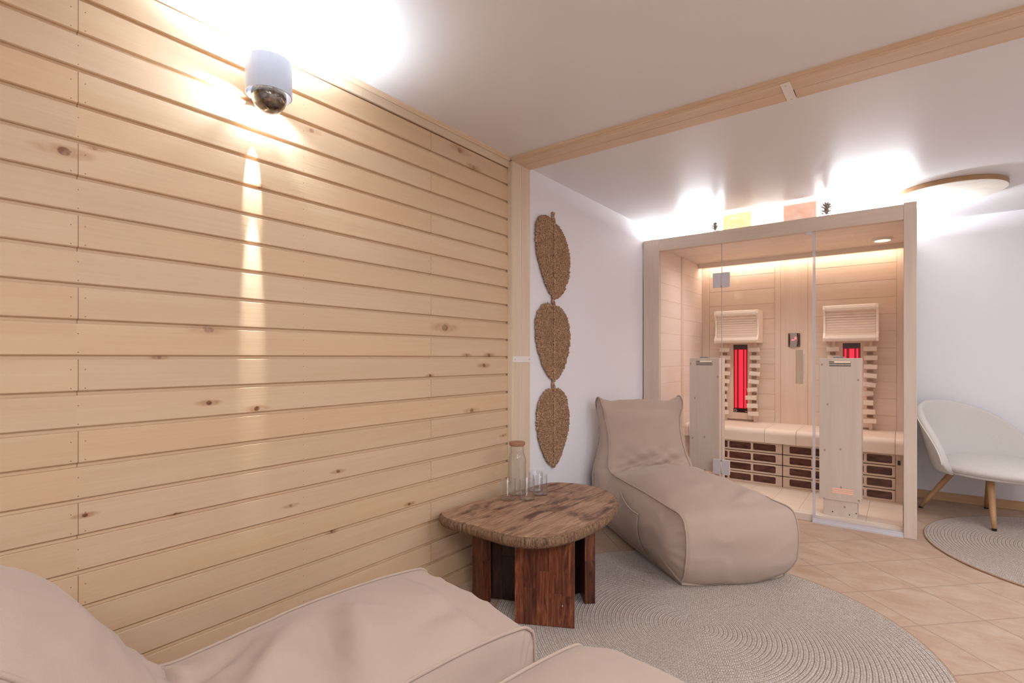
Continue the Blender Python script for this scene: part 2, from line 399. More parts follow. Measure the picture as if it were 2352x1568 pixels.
# ------------------------------------------------------------------ sauna cabin
def glass_panel(x0, x1, z0, z1, name, parent):
    return MB().box(x0, x1, 3.786, 3.794, z0, z1).build(name, M['glass'], parent, bevel=0)
M['glass'] = thin_glass('clear_glass', (.985, .985, .985, 1))
_t = NT('milky_seal'); _mx = _t.n('ShaderNodeMixShader'); _tr = _t.n('ShaderNodeBsdfTransparent'); _mx.inputs[0].default_value = .45; _t.col(hexc('e6e2e4')); _t.l(_tr.outputs[0], _mx.inputs[1]); _t.l(_t.b.outputs[0], _mx.inputs[2]); _t.l(_mx.outputs[0], _t.out.inputs[0]); M['seal'] = _t.m
M['glass_edge'] = plain('glass_edge', 'cfc6c6', .25)
M['alu'] = plain('aluminium', 'dcd8da', .4, .1)
M['led'] = emit('warm_led', 'ffe2bf', 6)
M['led_cool'] = emit('cool_led', 'f2f6ff', 8)
M['dark'] = plain('dark_gap', '2c1710', .6)
M['rubber'] = plain('black_plastic', '1d1a18', .4)
sa = empty('infrared_sauna', (0, 0, 0), label='pale wood infrared sauna cabin with glass front, bench and red heaters', cat='sauna')
Z0 = .05
def P_(fn, name, mat, **k):
    b_ = MB(); fn(b_); return b_.build(name, M[mat] if isinstance(mat, str) else mat, sa, **k)
# frame
P_(lambda b: (b.box(-1.592, -1.520, 3.774, 3.80, 0, 1.947, .2), b.box(-1.520, -1.468, 3.774, 3.83, 0, 1.947, .6)), 'left_post', 'sauna_z', bevel=.002)
P_(lambda b: b.box(.003, .065, 3.774, 3.85, 0, 1.955, .4), 'right_post', 'sauna_z', bevel=.003)
P_(lambda b: b.box(-1.468, .003, 3.774, 3.82, 1.856, 1.947, .3), 'header', 'sauna_x', bevel=.003)
P_(lambda b: b.box(-1.5, .06, 3.82, 4.90, 1.900, 1.915, .3), 'roof', 'sauna_x')
P_(lambda b: b.box(.008, .062, 3.85, 4.90, 0, 1.90, .3), 'right_side_wall', 'in_y')
P_(lambda b: b.box(-1.52, -1.490, 3.80, 4.90, 0, 1.90, .3), 'left_outer_wall', 'in_y')
P_(lambda b: b.box(-1.597, -1.585, 3.785, 3.80, 1.88, 1.947, .3), 'corner_cleat', 'trim_z')
# left inner side: two columns of boards split by a batten
def side(b):
    for k in range(14):
        z0 = .05 + .1287 * k + .03; z1 = min(z0 + .1255, 1.888)
        if z0 < 1.86:
            b.box(-1.489, -1.4670, 3.81, 4.255, z0, z1); b.box(-1.489, -1.4670, 4.305, 4.82, z0, z1)
    b.box(-1.489, -1.469, 3.80, 4.85, .04, 1.89)
P_(side, 'left_side_boards', 'in_y', bevel=.0018)
P_(lambda b: b.box(-1.488, -1.462, 4.257, 4.303, Z0, 1.888), 'side_batten', 'in_z', bevel=.003)
# back wall
def backw(b):
    for k in range(15):
        z1 = 1.7673 + .1287 - .1287 * k; z0 = z1 - .1258
        z1 = min(z1, 1.888)
        if z1 < .06: break
        b.box(-1.40, -.864, 4.82, 4.84, max(z0, .05), z1); b.box(-.575, -.037, 4.82, 4.84, max(z0, .05), z1)
    b.box(-1.48, .008, 4.823, 4.86, .05, 1.89)
P_(backw, 'back_wall_boards', 'in_x', bevel=.0018)
for a, c in ((-1.4665, -1.402), (-.862, -.8205), (-.6178, -.577), (-.035, .006)):
    P_(lambda b: b.box(a, c, 4.816, 4.84, Z0, 1.889), 'back_stile', 'in_z', bevel=.002)
P_(lambda b: b.box(-.8195, -.6188, 4.818, 4.84, Z0, 1.889), 'back_centre_panel', 'in_z', bevel=.002)
# ceiling boards
def ceilb(b):
    ys = [3.82 + .115 * i for i in range(9)]
    for i, y in enumerate(ys):
        x = -1.466 - (i % 3) * .12
        while x < .0:
            x1 = min(x + .30 if (i % 2) else x + .32, .006); b.box(max(x, -1.466), x1 - .0015, y, y + .1135, 1.888, 1.90); x += .30 if (i % 2) else .32
    b.box(-1.48, .006, 3.82, 4.85, 1.889, 1.899)
P_(ceilb, 'ceiling_boards', 'in_c', bevel=.0012)
P_(lambda b: b.box(-1.466, .006, 4.705, 4.725, 1.850, 1.8885), 'cove_board', 'pale', bevel=.002)
P_(lambda b: b.box(-1.45, 0.0, 4.735, 4.75, 1.870, 1.878), 'led_strip', 'led')
area('sauna_cove_light', (-.73, 4.77, 1.873), 1.42, 1.7, (1, .87, .79), (0, 0, 0), .03)
area('sauna_cabin_light', (-.73, 4.12, 1.86), 1.25, 5.2, (1, .89, .85), (0, 0, 0), .4, 2.1)
o = P_(lambda b: b.lathe([(0, 1.872), (.052, 1.872), (.060, 1.876), (.064, 1.888)], -.115, 4.46, 36), 'ceiling_light', plain('white_ring', 'eee4d8', .4), smooth=True)
MB().lathe([(0, 1.8705), (.046, 1.8712)], -.115, 4.46, 36).build('lens', emit('warm_lens', 'ffe6c8', 2.5), o)
# floor of the cabin
P_(lambda b: [b.box(-1.466 + .1835 * k, -1.466 + .1835 * (k + 1) - .001, 3.83, 4.82, .02, Z0) for k in range(8)], 'cabin_floor', 'pale', bevel=.001)
P_(lambda b: b.box(-1.466, .003, 3.80, 3.832, .0, .045), 'sill', 'pale', bevel=.002)
P_(lambda b: (b.box(-.46, .003, 3.772, 3.800, .0, .012), b.box(-.46, .003, 3.780, 3.7845, .012, .030), b.box(-.46, .003, 3.7955, 3.7995, .012, .030)), 'floor_rail', 'alu')
# bench
segs = [(-1.4665, -1.437), (-1.435, -.853), (-.851, -.638), (-.636, -.043), (-.041, .006)]
for a, c in segs:
    pts = [(4.82, .50), (4.385, .50)] + [(4.385 - .04 * math.sin(q), .46 + .04 * math.cos(q)) for q in [PI / 12 * i for i in range(1, 7)]] + [(4.345, .395), (4.37, .395), (4.37, .44), (4.82, .44)]
    P_(lambda b: b.prism(pts, a, c, 'x'), 'bench_board', 'pale', bevel=.002)
P_(lambda b: b.box(-1.466, -1.304, 4.44, 4.46, Z0, .439), 'bench_apron', 'in_x'); P_(lambda b: b.box(-.041, .006, 4.42, 4.46, Z0, .439), 'bench_apron', 'in_x')
# heater grilles under bench: slats with dark rounded panes
M['heat'] = NT('dark_heater_glass'); _t = M['heat']; _n = _t.noise(_t.map(_t.obj(), scale=(1, 1, 3)), 9, 4, .6, 1)
_t.col(_t.ramp(_n, [(.35, '4a251d'), (.65, '74453a')])); _t.rough(.25); M['heat'] = _t.m
def grille(x0, x1, cols):
    P_(lambda b: b.box(x0, x1, 4.43, 4.45, Z0 + .005, .392), 'heater_backing', 'heat')
    H = (.392 - .058) / 4
    for r in range(4):
        z0 = .058 + r * H; z1 = z0 + H - .006
        b = MB()
        b.box(x0, x1, 4.414, 4.428, z1 - .012, z1, .3); b.box(x0, x1, 4.414, 4.428, z0, z0 + .012, .3)
        xs = sorted([x0] + [v for c_ in cols for v in c_] + [x1])
        for i in range(0, len(xs) - 1, 2): b.box(xs[i], xs[i + 1], 4.4142, 4.4278, z0, z1, .3)
        # rounded corner fillets of each opening
        for (a, c_) in cols:
            for cx_, sx_ in ((a, 1), (c_, -1)):
                for cz_, sz_ in ((z0 + .012, 1), (z1 - .012, -1)):
                    R = .009; arc = [(cx_ + sx_ * (R - R * math.cos(q)), cz_ + sz_ * (R - R * math.sin(q))) for q in [PI / 8 * i for i in range(5)]]
                    b.prism([(cx_, cz_)] + arc, 4.4145, 4.4275, 'y', .3)
        b.build('heater_slat', M['in_x'], sa)
grille(-1.302, -.7405, [(-1.285, -1.140), (-1.128, -.944 - .02), (-.948, -.785)])
grille(-.734, -.043, [(-.69, -.545), (-.528, -.383), (-.366, -.221), (-.204, -.059)])
P_(lambda b: b.box(-.7400, -.7345, 4.42, 4.45, Z0, .40), 'grille_gap', 'dark')
for x in (-1.41, -.021):
    P_(lambda b: b.box(x - .008, x + .008, 4.412 if x > -1 else 4.43, 4.46, .315, .345), 'audio_socket', 'rubber')
P_(lambda b: [b.box(-1.466 + .1835 * k, -1.466 + .1835 * (k + 1) - .001, 4.40, 4.46, Z0, .057) for k in range(8)], 'kick_strip', 'in_x')
# headrests, lattices, rear emitters
def redmat():
    t = NT('glowing_red_emitter'); o = t.obj(); s_ = t.n('ShaderNodeSeparateXYZ'); t.l(o, s_.inputs[0])
    x, z = s_.outputs[0], s_.outputs[2]
    fr = t.math('FRACT', t.math('MULTIPLY', z, 95))
    d = t.rng(t.math('ABSOLUTE', t.math('SUBTRACT', fr, .5)), .38, .48, 1, .45)
    t.col(hexc('7a0a18')); t.b.inputs['Emission Color'].default_value = (1, .02, .055, 1)
    t.put(t.b.inputs['Emission Strength'], t.math('MULTIPLY', d, 1.3)); return t.m
M['red'] = redmat(); M['red_back'] = emit('red_glow_glass', '8a0818', .16)
M['redglass'] = plain('dark_red_glass', '2a0709', .15)
M['spacer'] = plain('spacer_wood', '9a7a60', .6)
M['brownglass'] = plain('brown_glass', '4a2f28', .2)
MWs = plain('white_print', 'd8c8c0', .5)
def back_unit(xc):
    # padded lattice headrest
    hr = empty('headrest', (xc, 4.70, 1.31)); hr.parent = sa
    for sxx in (-1, 1):
        pr = [(-.075, -.135), (.115, -.135), (.115, .14), (-.075, .14), (-.083, .11), (-.05, .06), (-.04, 0), (-.05, -.07), (-.083, -.11)]
        MB().prism(pr, sxx * .168 - .008, sxx * .168 + .008, 'x').build('side_plate', M['pale'], hr, bevel=.002)
    n_ = 11
    b = MB()
    for i in range(n_):
        q = i / (n_ - 1); z = -.10 + .20 * q; y = -.070 + .040 * math.sin(PI * q) ** .8
        if i in (0, n_ - 1): continue
        b.box(-.16, .16, y, y + .012, z - .0095, z + .0095)
    b.build('slats', M['in_x'], hr, bevel=.002)
    for z in (-.112, .118):
        b = MB(); n2 = 28; pr = []
        for i in range(n2):
            a0 = 2 * PI * i / n2; R_ = .0235 - (.0022 if i % 4 == 0 else 0); pr.append((-.060 + R_ * math.cos(a0), z + R_ * math.sin(a0)))
        b.prism(pr, -.1598, .1598, 'x'); b.build('roll', M['pale'], hr)
    # emitter
    em = empty('rear_infrared_emitter', (xc, 4.80, 0)); em.parent = sa
    b = MB(); z0, z1 = .515, 1.19
    b.box(-.112, -.060, -.012, .02, z0, z1); b.box(.060, .112, -.012, .02, z0, z1); b.box(-.06, .06, -.012, .02, z0, .572); b.box(-.06, .06, -.012, .02, 1.165, z1)
    b.build('emitter_frame', M['in_z'], em, bevel=.002)
    MB().box(-.06, .06, .010, .018, .572, 1.165).build('emitter_glass', M['red_back'], em)
    MB().box(-.0598, .0598, -.004, .012, 1.125, 1.166).build('top_cover', M['brownglass'], em)
    MB().box(-.0598, .0598, -.002, .012, .5725, .606).build('bottom_cover', M['redglass'], em)
    for dx, w_ in ((-.041, .006), (-.008, .007), (.008, .008), (.036, .006)):
        MB().box(dx - w_, dx + w_, .000, .010, .612, 1.12).build('glow_tube', M['red'], em)
    ring = [(-.043 + .012 * math.cos(2 * PI * i / 24), -.0035, .588 + .012 * math.sin(2 * PI * i / 24)) for i in range(24)]
    b = MB(); b.tube(ring, .0014, 6, True); b.build('warning_ring', MWs, em)
    b = MB(); b.tube([(-.0515, -.0035, .5965), (-.0345, -.0035, .5795)], .0014, 6); b.build('warning_slash', MWs, em)
    b = MB(); b.box(.035, .055, -.0045, -.002, .583, .586); b.build('printed_dash', MWs, em)
    # curved lattice columns of tilting blocks
    for sxx in (-1, 1):
        la = empty('back_lattice', (xc + sxx * .120, 4.78, 0)); la.parent = sa
        b = MB(); b.box(-.008, .014, -.022, .03, .50, 1.18); b.build('lattice_rail', M['in_z'], la, bevel=.002)
        for i in range(9):
            z = 1.118 - .068 * i; tilt = [0, 0, .02, .10, .14, -.10, -.02, 0, 0][i]; dy = [.0, .004, .008, .012, .010, .0, -.03, -.035, -.02][i]
            dx = [0, .004, .004, 0, -.006, -.015, -.02, -.008, -.002][i]
            Mx = Matrix.Translation((sxx * 0 + dx, -.035 + dy, z)) @ Matrix.Rotation(tilt * (1), 4, 'Y') @ Matrix.Rotation([0, .1, -.1, .2, .35, .75, .1, .3, .1][i] * 1, 4, 'Z')
            MB().box(-.042, .042, -.010, .012, -.0175, .0175, M=Mx).build('lattice_block', M['pale'], la, bevel=.003)
        for i in range(8):
            z = 1.118 - .068 * i - .034
            MB().prism([(-.032, z - .011), (-.024, z - .011), (-.024, z + .011), (-.032, z + .011), (-.032, z + .004), (-.0265, z + .004), (-.0265, z - .004), (-.032, z - .004)], -.02, .018, 'x').build('lattice_spacer', M['spacer'], la)
back_unit(-1.130); back_unit(-.318)
# control panel
cp = empty('control_panel', (-.7175, 4.817, 1.197)); cp.parent = sa
MB().box(-.043, .043, -.010, 0, -.055, .055).build('dark_plate', plain('smoked_plate', '4a3226', .2), cp, bevel=.001)
MB().prism([(-.028, -.057), (.018, -.057), (.020, -.045), (.026, 0), (.020, .045), (.018, .057), (-.028, .057)], -.014, -.0105, 'y').build('metal_fascia', plain('brushed_metal', 'b5a9a6', .3, .6), cp)
M['digit'] = emit('red_digit', 'ff5a5a', 4)
_p6 = [(.0165, -.0150, .0235), (.0125, -.0150, .0250), (.0085, -.0150, .0225), (.0068, -.0150, .0175), (.0062, -.0150, .0120)] + [(.0115 - .0053 * math.cos(2 * PI * i / 14), -.0150, .0120 - .0055 * math.sin(2 * PI * i / 14)) for i in range(1, 15)]
MB().tube(_p6, .0015, 6).build('red_digit', M['digit'], cp)
MB().box(-.018, .004, -.0148, -.0142, -.002, .003).build('indicator_lights', M['digit'], cp)
for x in (-.036, .036):
    for z in (-.046, .046): MB().sphere((x, -.011, z), .003, 10, 6).build('screw', MS, cp, smooth=True)
# glass front: fixed pane, door, fixed pane
glass_panel(-1.467, -1.019, .01, 1.866, 'left_glass_pane', sa)
dr = glass_panel(-1.016, -.4530, .014, 1.866, 'glass_door', sa)
glass_panel(-.4475, .003, .015, 1.866, 'right_glass_pane', sa)
for xx in (-1.019, -1.0165): MB().box(xx, xx + .0009, 3.7855, 3.7945, .012, 1.866).build('glass_edge', M['glass_edge'], dr)
MB().box(-.4600, -.4435, 3.784, 3.7856, .014, 1.855).build('door_seal', M['seal'], dr)
MB().box(-.4475, -.4460, 3.7855, 3.7945, .014, 1.855).build('glass_edge', M['glass_edge'], dr)
MB().box(-.4530, -.4518, 3.7855, 3.7945, .014, 1.855).build('glass_edge', M['glass_edge'], dr)
for z in (1.597, .281):
    h = empty('hinge', (-1.0175, 3.79, z)); h.parent = dr
    MB().box(-.058, -.004, -.016, -.005, -.052, .052).build('hinge_plate', M['alu'], h, bevel=.002)
    MB().box(.004, .055, -.016, -.005, -.052, .052).build('hinge_plate', M['alu'], h, bevel=.002)
    MB().box(-.055, .053, .005, .012, -.050, .050).build('hinge_backplate', M['alu'], h, bevel=.002)
    MB().tube([(0, -.010, -.04), (0, -.010, .04)], .006, 12).build('hinge_pin', M['alu'], h, smooth=True)
MB().box(-.500, -.462, 3.780, 3.800, 1.838, 1.862).build('top_clip', M['alu'], dr, bevel=.002)
hd = empty('door_handle', (-.527, 3.79, .993)); hd.parent = dr
MB().box(-.022, .020, -.052, -.034, -.11, .11).build('outer_grip', wood('grip_wood', 'd8c0a6', 'c4a98c', 'z', .5), hd, bevel=.002)
MB().box(-.022, .020, .034, .052, -.11, .11).build('inner_grip', M['pale'], hd, bevel=.002)
for z in (-.095, .095): MB().box(-.016, .016, -.035, .035, z - .015, z + .015).build('grip_spacer', M['pale'], hd, bevel=.002)
# front emitter towers
def slots(b, xc, y, z, n, hw):
    for i in range(n): b.box(xc - hw, xc + hw, y - .0008, y + .002, z - .012 * i - .0025, z - .012 * i + .0025)
def tower(x0, x1):
    tw = empty('front_heater_tower', ((x0 + x1) / 2, 3.83, 0)); tw.parent = sa; hw = (x1 - x0) / 2
    b = MB(); b.box(-hw, hw, 0, .014, .150, 1.048, .3); b.box(-hw, -hw + .014, .014, .145, .150, 1.048, .5); b.box(hw - .014, hw, .014, .145, .150, 1.048, .7)
    b.box(-hw, hw, .014, .145, 1.040, 1.048, .4); b.box(-hw + .014, hw - .014, .128, .142, .15, 1.04, .1)
    b.build('tower_casing', M['tower'], tw, bevel=.0015)
    b = MB(); b.box(-hw + .022, hw - .022, .006, .13, Z0, .150, .6); b.build('tower_foot', M['tower'], tw, bevel=.0015)
    b = MB(); slots(b, 0.0, 0, 1.024, 3, .058); b.build('top_vent', M['dark'], tw)
    b = MB(); b.box(-.03, .055, -.0014, -.0009, 1.0225, 1.0255); b.build('vent_glow', emit('vent_glow', 'ffd9b0', 1.2), tw)
    b = MB(); slots(b, 0.015, 0, .225, 3, .055); b.build('bottom_vent', emit('vent_backlight', 'f0a58a', .45), tw)  # emission on both vents stands in for light behind the slots
    MB().box(-.04, .02, .03, .07, 1.048, 1.058).build('cable_cap', plain('grey_cap', '8d8788', .4), tw, bevel=.002)
    for x, z in ((-.04, .075), (.05, .07), (.085, .085)): MB().sphere((x, .0055, z), .0035, 8, 6).build('screw', M['dark'], tw)
tower(-1.257, -1.046); tower(-.428, -.203)

# objects on the sauna roof
def block(x0, x1, y0, y1, z1, c, e, label):
    t = NT('salt_block'); o = t.obj(); n_ = t.noise(o, 22, 5, .6, .8)
    col = t.ramp(n_, [(.3, c[0]), (.7, c[1])]); t.col(col); t.rough(.35)
    t.b.inputs['Subsurface Weight'].default_value = .6; t.b.inputs['Subsurface Radius'].default_value = (.06, .03, .015); t.b.inputs['Subsurface Scale'].default_value = .5
    t.bump(n_, .4, .004)
    t.l(col, t.b.inputs['Emission Color']); t.b.inputs['Emission Strength'].default_value = e  # emission imitates light shining through the block from behind
    b = MB(); b.box(x0, x1, y0, y1, 1.9475, z1)
    return tag(b.build('salt_block', t.m, bevel=.004), label, 'salt block', 'mineral blocks on the sauna roof')
block(-1.0085, -.823, 3.785, 3.818, 2.052, ('f6d896', 'fbeac2'), .8, 'yellow rectangular block with imitated backlight on top of the sauna front edge')
block(-.628, -.4387, 3.785, 3.818, 2.052, ('e4bfa6', 'f0d6c2'), .45, 'pinkish orange rectangular block on top of the sauna front edge')
M['cone'] = wood('pine_cone_scales', 'b8ada4', '857a72', 'z', .7)
def cone(x, y, z, s, label, rz):
    t = empty('pine_cone', (x, y, z), rz, label, 'pine cone', 'pine cones on the sauna roof')
    MB().sphere((0, 0, .5 * s), .16 * s, 12, 8, (1, 1, 2.6)).build('core', M['cone'], t, smooth=True)
    b = MB(); n_ = 46
    for i in range(n_):
        h = .06 + .90 * i / n_; a = i * 2.399; R = .42 * math.sin(PI * min(1, .18 + h * .80)) + .05; tilt = .15 + .9 * h
        d = Vector((math.cos(a), math.sin(a), 0)); up = Vector((0, 0, 1)); sd = Vector((-math.sin(a), math.cos(a), 0))
        tip = d * R * math.cos(tilt * .8) + up * R * math.sin(tilt) * .9
        p0 = Vector((0, 0, h)) + d * .06
        pts = [p0 - sd * .03, p0 + tip * .7 - sd * .075, p0 + tip, p0 + tip * .7 + sd * .075, p0 + sd * .03]
        top = [(p + up * .03) * s for p in pts]; bot = [(p - up * .012) * s for p in pts]
        b.add(top + bot, [(0, 1, 2, 3, 4), (9, 8, 7, 6, 5)] + [(j, 5 + j, 5 + (j + 1) % 5, (j + 1) % 5) for j in range(5)], random.random())
    b.build('scales', M['cone'], t)
cone(-1.066, 3.80, 1.948, .062, 'small grey pine cone beside the yellow block on the sauna', .3)
cone(-.385, 3.80, 1.949, .080, 'larger grey pine cone beside the pinkish block on the sauna', 1.3)
# cool led strips hidden behind the header, lighting the ceiling
def strip(x0, x1, y):
    t = empty('led_light_bar', ((x0 + x1) / 2, y, 1.9155), label='LED light bar lying on the sauna roof shining at the ceiling ' + ('near the side wall' if x0 < -1 else 'near the round disc' if x0 > -.5 else 'between the blocks'), cat='light bar')
    h = (x1 - x0) / 2
    MB().box(-h, h, -.012, .012, 0, .014).build('channel', M['alu'], t)
    MB().box(-h, h, -.009, .009, .0141, .018).build('diffuser', M['led_cool'], t)
    area('led_bar_light', ((x0 + x1) / 2, y, 1.936), (x1 - x0), 120 * (x1 - x0), (.86, .91, 1), (PI, 0, 0), .02)
strip(-1.48, -1.02, 4.28); strip(-.47, .05, 4.28)

# ------------------------------------------------------------------ wooden disc on the ceiling
t = NT('pale_knotty_disc'); o = t.obj(); n_ = t.noise(t.map(o, rot=(0, 0, .3), scale=(2, 14, 2)), 3, 5, .6, 1)
t.col(t.ramp(n_, [(.30, 'c9b89e'), (.42, 'e4dccf'), (.7, 'e9e3da')])); t.rough(.5)
rim = wood('disc_rim', 'cba67c', 'b08a60', 'x', .6)
td = empty('wooden_disc', (.222, 4.085, ZC2 - .029), label='round pale wooden disc mounted flat on the ceiling beside the sauna', cat='ceiling disc')
MB().lathe([(0, .0), (.262, .0), (.2635, .0015)], 0, 0, 72).build('underside', t.m, td)
MB().lathe([(.2635, .0015), (.264, .004), (.264, .026), (.262, .0285), (0, .0285)], 0, 0, 72).build('rim', rim, td)

# ------------------------------------------------------------------ woven leaf hanging
_t = NT('seagrass_knit'); _n = _t.noise(_t.obj(), 150, 3, .7, .5); _n2 = _t.noise(_t.obj(), 25, 2)
_t.col(_t.mix(_t.rng(_n2, .35, .7, 0, .4), _t.ramp(_n, [(.36, '5c3c2a'), (.48, 'b08764'), (.6, 'dfbc98')]), hexc('9c7253'))); _t.rough(.8); _t.bump(_n, .8, .004)
M['weave'] = wood('seagrass_rope', 'e2c2a2', '7a543c', 'y', .8, 1, .45, .15, gscale=2)
M['weave'] = _t.m
lh = empty('woven_wall_hanging', (-1.600, 2.485, 1.90), label='three braided seagrass leaves joined in a vertical chain on the white wall', cat='wall hanging')
def leafpart(z1, z0, hw, lean):
    L = z1 - z0; b = MB(); rows = int(L / .0078)
    def halfw(q): return hw * (math.sin(PI * min(1, q ** .72)) ** .62) * (1 if q < .98 else .6)
    for sgn in (-1, 1):
        for i in range(rows + 1):
            q = i / rows; W_ = max(.012, halfw(q)) * random.uniform(.97, 1.05)
            z = z1 - L * q; n_ = max(4, int(W_ / .0042)); pts = []; rr = []
            slope = lean * (1 if sgn > 0 else -1) * 1.0
            for j in range(n_ + 1):
                f_ = j / n_; yy = sgn * W_ * f_
                zz = z + (-slope * sgn * .10 * yy * 1.0) * 3 - .10 * abs(yy) * (q - .5) * 2
                x = .012 + .003 * math.sin(f_ * PI) + random.uniform(-.001, .001)
                pts.append((x, yy, zz)); rr.append((.0056 if (j + i) % 2 else .0026) + random.uniform(-.0004, .0004) + (.0014 if j >= n_ - 1 else 0))
            b.tube(pts, rr, 6, rnd=random.random())
    o = b.build('leaf', M['weave'], lh, smooth=True); o.location = (0, 0, 0)
    return o
def leafs(z1, z0, hw, lean):
    o = leafpart(z1 - 1.90, z0 - 1.90, hw, lean)
    pts = []; b = MB()
    for s_ in (0, PI):
        pts = [(.018 + .003 * math.sin(z * 300 + s_), .006 * math.sin(z * 210 + s_), z1 - 1.90 + .015 - (z1 - z0 + .02) * z) for z in [i / 90 for i in range(91)]]
        b.tube(pts, .0055, 6, rnd=random.random())
    b.build('midrib', M['weave'], lh, smooth=True)
leafs(1.826, 1.392, .178, 1.0); leafs(1.352, .922, .178, .35); leafs(.876, .433, .166, .1)
b = MB()
for (za, zb) in ((1.880, 1.815), (1.40, 1.345), (.93, .865)):
    for k in (-1, 1):
        b.tube([(.010, k * .005 + .004 * math.sin(i * 1.1 + k), za - 1.90 - (za - zb) * i / 10) for i in range(11)], .0065, 6, rnd=random.random())
b.build('braided_cord', M['weave'], lh, smooth=True)

# ------------------------------------------------------------------ rugs
def rug_mat(name, pitch, R):
    t = NT(name); o = t.obj(); s_ = t.n('ShaderNodeSeparateXYZ'); t.l(o, s_.inputs[0]); x, y = s_.outputs[0], s_.outputs[1]
    r = t.math('SQRT', t.math('ADD', t.math('MULTIPLY', x, x), t.math('MULTIPLY', y, y))); a = t.math('ARCTAN2', y, x)
    rr = t.math('ADD', t.math('DIVIDE', r, pitch), t.math('MULTIPLY', a, 1 / (2 * PI)))
    ring = t.math('FLOOR', rr); fr = t.math('FRACT', rr)
    al = t.math('DIVIDE', t.math('MULTIPLY', t.math('MULTIPLY', a, t.math('ADD', ring, .5)), pitch), .0085)
    off = t.math('ABSOLUTE', t.math('SUBTRACT', fr, .5))
    ch = t.math('FRACT', t.math('ADD', t.math('ADD', al, 900), t.math('MULTIPLY', off, 1.6)))
    strand = t.math('ABSOLUTE', t.math('SUBTRACT', ch, .5))
    wn = t.n('ShaderNodeTexNoise'); wn.inputs['Scale'].default_value = 260; wn.inputs['Detail'].default_value = 2; t.l(o, wn.inputs['Vector'])
    wn2 = t.noise(o, 3, 3)
    edge = t.rng(off, .36, .5, 0, 1, True); gap = t.rng(strand, .34, .5, 0, 1, True); mid = t.rng(off, 0, .07, 1, 0, True)
    dk = t.math('MAXIMUM', t.math('MAXIMUM', edge, t.math('MULTIPLY', gap, .8)), t.math('MULTIPLY', mid, .6))
    c = t.ramp(wn.outputs[0], [(.35, 'b5a394'), (.5, 'd0c2b5'), (.65, 'e2d7cd')])
    c = t.mix(t.math('MULTIPLY', dk, .58), c, hexc('78675b'))
    c = t.mix(t.rng(wn2, .35, .7, 0, .18), c, hexc('b7a58f'))
    t.col(c); t.rough(.9); t.b.inputs['Specular IOR Level'].default_value = .1
    t.bump(t.math('SUBTRACT', t.math('MULTIPLY', wn.outputs[0], .25), dk), .8, .004)
    return t.m
def rug(x, y, R, rz, label, nm):
    t = empty('round_rug', (x, y, 0), rz, label, 'rug', 'round braided rugs')
    p = .0165; prof = []; n_ = int(R / p)
    for i in range(n_):
        for q in (0, .25, .5, .75):
            r_ = (i + q) * p; prof.append((max(r_, 0), .0085 + .0018 * math.sin(PI * q)))
    prof += [(R - .004, .008), (R, .005), (R, .0008)]
    MB().lathe(prof, 0, 0, 180).build('braid', rug_mat(nm, p, R), t, smooth=True)
    pts = [((R - .002) * math.cos(2 * PI * i / 180), (R - .002) * math.sin(2 * PI * i / 180), .0045) for i in range(180)]
    MB().tube(pts, .0042, 6, True).build('edge_cord', plain('rug_edge', 'a98663', .9), t, smooth=True)
rug(-.64, 2.02, .80, .4, 'round braided greige rug under the table and full lounge seat', 'braided_jute')
rug(.90, 3.95, .80, 2, 'round braided greige rug under the grey armchair', 'braided_jute_far')

# ------------------------------------------------------------------ beanbag loungers
def cat(pts, n, closed=True):
    out = []; m = len(pts); k = m if closed else m - 1
    for i in range(k):
        p0, p1, p2, p3 = [Vector(pts[(i + j) % m]) if closed else Vector(pts[min(max(i + j, 0), m - 1)]) for j in (-1, 0, 1, 2)]
        for j in range(n):
            t = j / n
            out.append(.5 * ((2 * p1) + (p2 - p0) * t + (2 * p0 - 5 * p1 + 4 * p2 - p3) * t * t + (3 * p1 - p0 - 3 * p2 + p3) * t ** 3))
    return out
tf = NT('beige_canvas'); _o = tf.obj()
_n1 = tf.noise(tf.map(_o, scale=(1, 1, 1)), 900, 2, .6); _n2 = tf.noise(_o, 14, 4, .6)
tf.col(tf.mix(tf.rng(_n1, .3, .7, 0, .35), hexc('bea897'), hexc('ae9686'))); tf.rough(.85); tf.b.inputs['Specular IOR Level'].default_value = .15
tf.b.inputs['Sheen Weight'].default_value = .15
tf.bump(tf.math('ADD', tf.math('MULTIPLY', _n1, .3), tf.math('MULTIPLY', _n2, 1.2)), .25, .004)
M['canvas'] = tf.m
PROF = [(.10, .0), (.045, .02), (-.005, .09), (-.022, .18), (-.015, .27), (.025, .325), (.16, .335), (.38, .345), (.60, .345), (.76, .345), (.835, .365), (.875, .46), (.915, .60), (.945, .70), (.97, .755), (.995, .745), (1.02, .66), (1.045, .46), (1.06, .25), (1.055, .06), (1.02, .0), (.55, .0)]
PROF2 = [(.04, .0), (.0, .04), (-.012, .18), (-.012, .35), (.002, .392), (.05, .405), (.20, .41), (.40, .40), (.58, .375), (.70, .375), (.765, .45), (.84, .56), (.90, .635), (.945, .665), (.99, .655), (1.03, .59), (1.08, .42), (1.11, .24), (1.10, .06), (1.06, .0), (.55, .0)]
